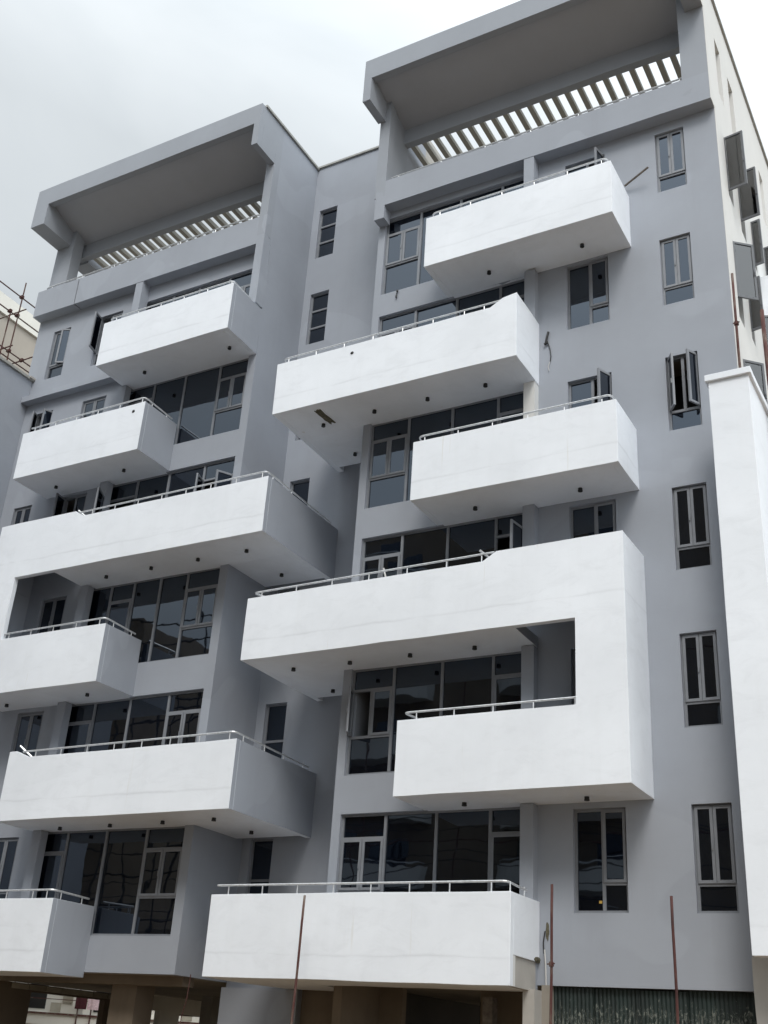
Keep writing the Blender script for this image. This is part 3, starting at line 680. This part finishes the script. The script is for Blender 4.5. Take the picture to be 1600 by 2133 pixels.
# ------------------------------------------------------------------ corrugated sheet hoarding
H0 = thing('corrugated_hoarding', (-2.4, 0.3, 0), 'dark green corrugated metal hoarding splashed with mortar under the grey wall', 'fence')
def corr(x0, x1, y, zt):
    b = MB(); n = int((x1-x0)/0.019); vs = []; fs = []
    for i in range(n+1):
        x = x0+(x1-x0)*i/n; yy = y+0.016*math.sin(2*math.pi*(x-x0)/0.076)
        vs += [(x, yy, 0.0), (x, yy, zt)]
        if i: fs.append((2*i-2, 2*i, 2*i+1, 2*i-1))
    b.add(vs, fs); return b
for i in range(5):
    a = -4.42+i*0.86; corr(a, a+0.90, 0.10+0.02*(i % 2), 3.095-0.012*(i % 3)).build('metal_sheet', 'sheet', H0, smooth=True)
MB().box(-4.4, -0.2, 0.16, 0.22, 2.2, 2.28).build('rail', 'wood', H0)
MB().box(-4.4, -0.2, 0.26, 0.30, 0.0, 3.3).build('backing', 'dark', H0)

# ------------------------------------------------------------------ white fin wall at the right corner
FW = thing('white_tower_wall', (0.2, 2, 0), 'tall narrow white wall with projecting coping standing in front of the right corner', 'wall')
b = MB(); b.box(-0.37, 0.43, -1.25, -1.02, 3.55, 14.55); b.box(0.24, 0.43, -1.02, 9.0, 3.55, 14.55)
b.build('wall', 'white', FW, origin=(-0.37, -1.25, 3.55), wob=0.008, grid=1.2, bevel=0.008)
b = MB(); b.box(-0.43, 0.49, -1.31, -0.96, 14.55, 14.70); b.box(0.18, 0.49, -0.96, 9.0, 14.55, 14.70)
b.build('coping', 'white', FW, wob=0.01, grid=0.8, bevel=0.01)
MB().box(-0.55, 0.30, -0.45, -0.05, 0.0, 3.62).build('column', 'raw_pale', FW, wob=0.02, grid=0.35)

# ------------------------------------------------------------------ scaffold poles
def pole(name, top, bot, label, r=0.024, couplers=(), m='rust', group='rusty scaffold tubes standing around the building'):
    top, bot = Vector(top), Vector(bot); t = thing(name, bot, label, 'pole', group)
    n = 9; pts = [bot+(top-bot)*i/n+Vector((math.sin(i*1.3)*0.006, 0, 0)) for i in range(n+1)]
    MB().tube(pts, r, 10).build('tube', m, t, smooth=True)
    MB().tube([top-(top-bot).normalized()*0.05, top+(top-bot).normalized()*0.004], r*0.8, 8).build('tube_end', 'black', t)
    for f in couplers:
        p = bot+(top-bot)*f; b = MB(); b.tube([p-Vector((0, 0, .04)), p+Vector((0, 0, .04))], r*1.8, 8); b.tube([p-Vector((.07, .02, 0)), p+Vector((.07, -.02, 0.01))], 0.014, 6); b.tube([p+Vector((0.02, -.05, -.02)), p+Vector((0.02, .05, -.02))], 0.012, 6)
        b.build('coupler', 'rust', t)
    return t
def ext(top, mid): # extend the tube to the ground along its own line
    top, mid = Vector(top), Vector(mid); d = (mid-top); k = (top.z)/(top.z-mid.z); return top+d*k
pole('scaffold_pole', (-8.61, -2.0, 4.45), ext((-8.61, -2, 4.45), (-8.66, -2, 2.17)), 'thin rusty tube standing in front of the lowest white balcony', couplers=(0.36,))
pole('scaffold_pole', (-3.71, -1.5, 4.67), ext((-3.71, -1.5, 4.67), (-3.75, -1.5, 2.39)), 'rusty red tube with a coupler, just right of the lowest white balcony', couplers=(0.715,))
pole('scaffold_pole', (-1.57, -1.5, 4.45), ext((-1.57, -1.5, 4.45), (-1.57, -1.5, 2.48)), 'rusty tube before the green hoarding, rightmost of the three street-side tubes')
pole('scaffold_pole', (0.22, -0.80, 17.45), (0.10, -0.80, 0.0), 'tall rusty tube rising beside the side wall windows behind the coping', r=0.028, couplers=(0.925,))
pole('scaffold_pole', (0.56, 0.42, 17.2), (0.58, 0.42, 0.0), 'thick weathered tube at the far right edge along the side wall', r=0.045)
pole('scaffold_pole', (0.02, -1.45, 3.45), (0.02, -1.40, 0.0), 'short red tube under the foot of the white corner wall', r=0.04)

# ------------------------------------------------------------------ things on the walls
def cable(name, pts, r, m, label, cat='cable', group=None):
    pts = [Vector(p) for p in pts]; o = []
    for i in range(len(pts)-1):
        p0, p1, p2, p3 = pts[max(i-1, 0)], pts[i], pts[i+1], pts[min(i+2, len(pts)-1)]
        for k in range(5):
            t = k/5; o.append(0.5*((2*p1)+(-p0+p2)*t+(2*p0-5*p1+4*p2-p3)*t*t+(-p0+3*p1-3*p2+p3)*t**3))
    o.append(pts[-1]); return tag(MB().tube(o, r, 6).build(name, m), label, cat, group)
t = thing('wall_wiring', (-4.33, -0.03, 17.3), 'black cable tail with taped plug hanging from the grey wall beside a tall window', 'cable')
MB().tube([(-4.33, -0.02, 17.72), (-4.35, -0.06, 17.55), (-4.39, -0.05, 17.36)], 0.028, 8).build('plug', 'cable', t)
MB().tube([(-4.42, -0.06, 17.36), (-4.34, -0.05, 17.40)], 0.03, 8).build('bracket', 'cable', t)
MB().tube([(-4.35, -0.03, 17.45), (-4.29, -0.03, 17.25), (-4.26, -0.03, 17.0), (-4.28, -0.03, 16.85)], 0.012, 6).build('cord', 'cable', t)
MB().tube([(-4.28, -0.03, 16.86), (-4.33, -0.03, 16.72), (-4.31, -0.03, 16.60)], 0.009, 6).build('bare_end', 'cable_white', t)
t = thing('cable_stub', (-8.64, -0.02, 20.2), 'small black wire stub on the pale spandrel below the top glazing', 'cable')
MB().tube([(-8.64, -0.02, 20.31), (-8.62, -0.05, 20.25), (-8.66, -0.03, 20.18), (-8.65, -0.03, 20.12)], 0.011, 6).build('wire', 'cable', t)
MB().tube([(-8.63, -0.04, 20.30), (-8.63, -0.04, 20.25)], 0.028, 6).build('plug', 'cable', t)
MB().tube([(-8.65, -0.04, 20.13), (-8.65, -0.04, 20.07)], 0.026, 6).build('socket', 'cable', t)
tag(MB().tube([(-2.28, -0.10, 21.45), (-1.62, -0.30, 21.63)], 0.028, 6).build('wooden_stick', 'wood'), 'weathered wooden stick poking out past the end of the top white balcony', 'stick')
tag(MB().tube([(-7.80, -1.0, 11.0), (-7.84, -1.0, 11.40), (-7.92, -1.0, 11.66)], 0.022, 8).build('plastic_pipe', 'cable_white'), 'short bent white pipe standing behind the rail of the big C-shaped balcony', 'pipe')
tag(MB().tube([(-5.2, -0.9, 11.40), (-5.45, -1.2, 11.62)], 0.028, 8).build('loose_tube', 'rail'), 'loose steel tube end showing above the raised parapet of the big balcony', 'pipe')
tag(MB().tube([(-17.3, -1.05, 14.50), (-17.62, -1.25, 14.78)], 0.028, 8).build('loose_tube', 'rail'), 'loose steel tube end by the notch in the long left balcony', 'pipe')
tag(MB().tube([(-17.5, -1.1, 7.85), (-17.95, -1.30, 8.22)], 0.026, 8).build('loose_tube', 'rail'), 'loose steel tube leaning at the notched end of the lower left balcony', 'pipe')
cable('hanging_wire', [(-12.55, -0.2, 3.1), (-12.58, -0.2, 2.6), (-12.66, -0.2, 2.2), (-12.62, -0.2, 1.7)], 0.010, 'rust', 'thin brown wire hanging in the open ground floor of the left wing')
cable('downpipe_cable', [(-4.43, -0.05, 3.72), (-4.41, -0.05, 3.4), (-4.40, -0.05, 2.8), (-4.42, -0.05, 2.0), (-4.40, -0.05, 0.0)], 0.014, 'cable_white', 'thin pale cable running down beside the right end of the lowest balcony')
t = thing('broken_socket_hole', (-4.40, -0.01, 3.96), 'crumbled hole with exposed wiring in the grey wall beside a rusty tube', 'hole')
blob('crumbled_edge', 'scar', -4.39, -0.004, 4.05, 0.035, 0.015, 0.16, t, 2); MB().tube([(-4.43, -0.03, 4.05), (-4.46, -0.04, 3.85), (-4.45, -0.03, 3.65)], 0.012, 6).build('wire', 'cable', t)

# ------------------------------------------------------------------ neighbouring block on the left
NB = thing('neighbouring_block', (-26, 0, 0), 'plain grey block with mortar coping joined to the left end of the building', 'building')
b = MB(); b.box(-28.0, -22.22, -6.0, -0.003, 0.0, 20.86); b.box(-28.0, -22.55, -0.003, 2.0, 0.0, 20.86); b.build('wall', 'grey', NB)
MB().box(-28.0, -22.14, -6.1, 0.03, 20.86, 20.95).build('coping', 'coping', NB, wob=0.012, grid=0.6)
MB().box(-22.23, -22.10, -0.22, 0.0, 20.90, 20.97).build('loose_mortar', 'raw_pale', NB)
BB = thing('beige_building', (-37, 8, 0), 'unpainted beige building with a white roof upstand behind the scaffold at the upper left', 'building')
b = MB(); b.box(-44, -30.0, 0, 11, 0, 28.6); b.build('wall', 'beige', BB)
MB().box(-44, -29.9, -0.1, 11.1, 28.6, 29.45).build('roof_upstand', 'cream', BB, wob=0.03, grid=1.0)
SC = thing('scaffolding', (-27, 3, 20.9), 'brown tube scaffold on the roof of the grey block before the beige building', 'scaffold')
PY = []
def tube_px(a, b_, r=0.024): MB().tube([a, b_], r, 8).build('tube', 'rust', SC)
for z in (25.76, 24.92, 23.43, 23.17): tube_px((-25, -2.5, z), (-25.02, 4.0, z+0.02))
for y, zt in ((0.92, 26.4), (0.57, 24.95), (-1.6, 26.2)): tube_px((-24.95, y, 20.9), (-24.95, y+0.02, zt), 0.024)
for y, z in ((0.80, 24.97), (1.55, 23.40), (0.60, 23.30), (-1.6, 24.9)): tube_px((-25.75, y, z-0.02), (-24.45, y+0.02, z+0.03))
for y, z in ((0.92, 25.76), (0.92, 24.95), (0.57, 24.92), (0.92, 23.43), (1.55, 23.42)): MB().box(-25.05, -24.90, y-0.05, y+0.05, z-0.05, z+0.05).build('coupler', 'rust', SC)

# ------------------------------------------------------------------ building seen through the open ground floor
FB = thing('block_building', (-55, 28, 0), 'unfinished cement block building seen through the open ground floor', 'building')
d = Vector((-0.55, 0.84, 0)); s = Vector((0.84, 0.55, 0)); o0 = Vector((-41.0, 18.0, 0))
def fb(name, m, u0, u1, w0, w1, z0, z1):
    vs = []
    for z in (z0, z1):
        for (u, w) in ((u0, w0), (u1, w0), (u1, w1), (u0, w1)): vs.append(tuple(o0+s*u+d*w+Vector((0, 0, z))))
    return MB().add(vs, [(0,3,2,1),(4,5,6,7),(0,1,5,4),(1,2,6,5),(2,3,7,6),(3,0,4,7)]).build(name, m, FB)
fb('wall', 'cream', -14, 26, 0.2, 8, 0, 9.0)
for z in (2.30, 5.6): fb('ledge', 'cream', -14, 26, -0.35, 0.2, z, z+0.42)
for i in range(-4, 9): fb('column', 'cream', i*3.0, i*3.0+0.5, -0.05, 0.25, 0, 9)
for i in range(-4, 8):
    fb('window', 'black', i*3+0.95, i*3+1.75, 0.17, 0.23, 2.95, 4.2); fb('window', 'black', i*3+0.6, i*3+2.9, 0.17, 0.23, 0.1, 2.2)  # lower black panels stand in for the darkness of open bays
for i in range(-6, 14):
    for j in range(5):
        u = i*1.0+(0.5 if j % 2 else 0)
        if 0.5 < u % 3 < 2.0: continue
        fb('block', 'block', u, u+0.46, 0.13, 0.2, 2.85+j*0.42, 2.85+j*0.42+0.39)
fb('railing', 'rust', -14, 26, -0.42, -0.36, 2.72, 2.80); fb('railing', 'rust', -14, 26, -0.42, -0.36, 3.35, 3.38)
for i in range(-4, 9): fb('post', 'rust', i*3+0.3, i*3+0.36, -0.42, -0.36, 0, 6); fb('post', 'rust', i*3+0.9, i*3+0.96, -0.42, -0.36, 0, 6)
for u, m, lab in ((6.2, 'cloth_red', 'dark red garment hanging on the block building'), (6.75, 'cloth_pink', 'pink patterned garment hanging on the block building')):
    c0 = o0+s*u+d*(-0.5); c1 = o0+s*(u+0.5)+d*(-0.5); vs = []
    for j in range(4):
        for i in range(5):
            p = c0+(c1-c0)*i/4; vs.append((p.x, p.y+0.03*math.sin(i*2), 3.62-j*0.2))
    tag(MB().add(vs, [(j*5+i, j*5+i+1, j*5+i+6, j*5+i+5) for j in range(3) for i in range(4)]).build('garment', m), lab, 'clothing', None)

# ------------------------------------------------------------------ across the street, behind the camera (seen in the glass)
OB = thing('apartment_building', (-12, -36, 0), 'apartment block with curved balconies across the street, mirrored in the window glass', 'building')
MB().box(-39, 12, -44, -34, 0, 33).build('wall', 'brown', OB)
for fl_ in range(8):
    z = 3.2+fl_*3.4
    for cx in (-29, -16.5, -4, 7):
        b = MB(); n = 12; vo = []; vi = []
        for i in range(n+1):
            t = math.pi*i/n; vo.append((cx-4.2*math.cos(t), -34+1.7*math.sin(t))); vi.append((cx-4.0*math.cos(t), -34+1.5*math.sin(t)))
        vs = [(x, y, z) for x, y in vo]+[(x, y, z+1.1) for x, y in vo]+[(x, y, z) for x, y in vi]+[(x, y, z+1.1) for x, y in vi]; k = n+1; fs = []
        for i in range(n): fs += [(i, i+1, k+i+1, k+i), (2*k+i, 3*k+i, 3*k+i+1, 2*k+i+1), (k+i, k+i+1, 3*k+i+1, 3*k+i)]
        fs.append(tuple(range(n, -1, -1))); b.add(vs, fs)
        o = b.build('balcony', 'white_plain', OB); MB().tube([(x, y, z+1.3) for x, y in vi], 0.03, 6).build('railing', 'rail', o)
    for cx in (-29, -16.5, -4, 7):
        MB().box(cx-3, cx-0.6, -34.02, -33.98, z+0.1, z+2.5).build('window', 'glass', OB); MB().box(cx+0.8, cx+3, -34.02, -33.98, z+0.1, z+2.5).build('window', 'glass', OB)
MB().box(-74, -49.5, -46, -36, 0, 29).build('wall', 'brown', OB); MB().box(-49.5, -39, -46, -36, 0, 9).build('wall', 'brown', OB)
for z in (6, 9, 12, 15, 18, 21): MB().tube([(-34, -32.0, z), (12, -31.9, z+0.1)], 0.04, 6).build('scaffold_tube', 'rust', OB)
for x in range(-34, 13, 6): MB().tube([(x, -31.95, 0), (x+0.1, -31.95, 24)], 0.04, 6).build('scaffold_tube', 'rust', OB)
random.seed(11)
for i in range(9):
    x = -50+i*1.45; MB().tube([(x, -33.5, 0), (x+random.uniform(-.7, .7), -33.5, 26+random.uniform(-4, 3))], 0.07, 6).build('scaffold_tube', 'cable', OB)
for i in range(16):
    z = 5+i*1.6; MB().tube([(-51, -33.6, z+random.uniform(-.6, .6)), (-38, -33.4, z+random.uniform(-1.3, 1.3))], 0.06, 6).build('scaffold_tube', 'cable', OB)
UP = thing('utility_pole', (-30, -27.6, 0), 'concrete utility pole with street cables, mirrored in the lower windows', 'pole')
MB().tube([(-30, -27.6, 0), (-30, -27.6, 13.5)], 0.16, 10).build('shaft', 'raw_pale', UP); MB().box(-31.2, -28.8, -27.7, -27.5, 12.6, 12.75).build('crossarm', 'wood', UP)
for i, (y, z, sag) in enumerate(((-27.3, 12.9, .8), (-27.5, 12.4, 1.2), (-27.6, 11.8, .6), (-27.4, 10.6, 1.0), (-27.6, 10.2, 1.3), (-27.5, 9.3, .9))):
    pts = [(-60+8*k, y, z-sag*math.sin(math.pi*((k*8) % 40)/40)) for k in range(11)]
    cable('street_cable', pts, 0.022, 'cable', 'black overhead street cable mirrored as a dark line in the windows', 'cable', 'overhead street cables')
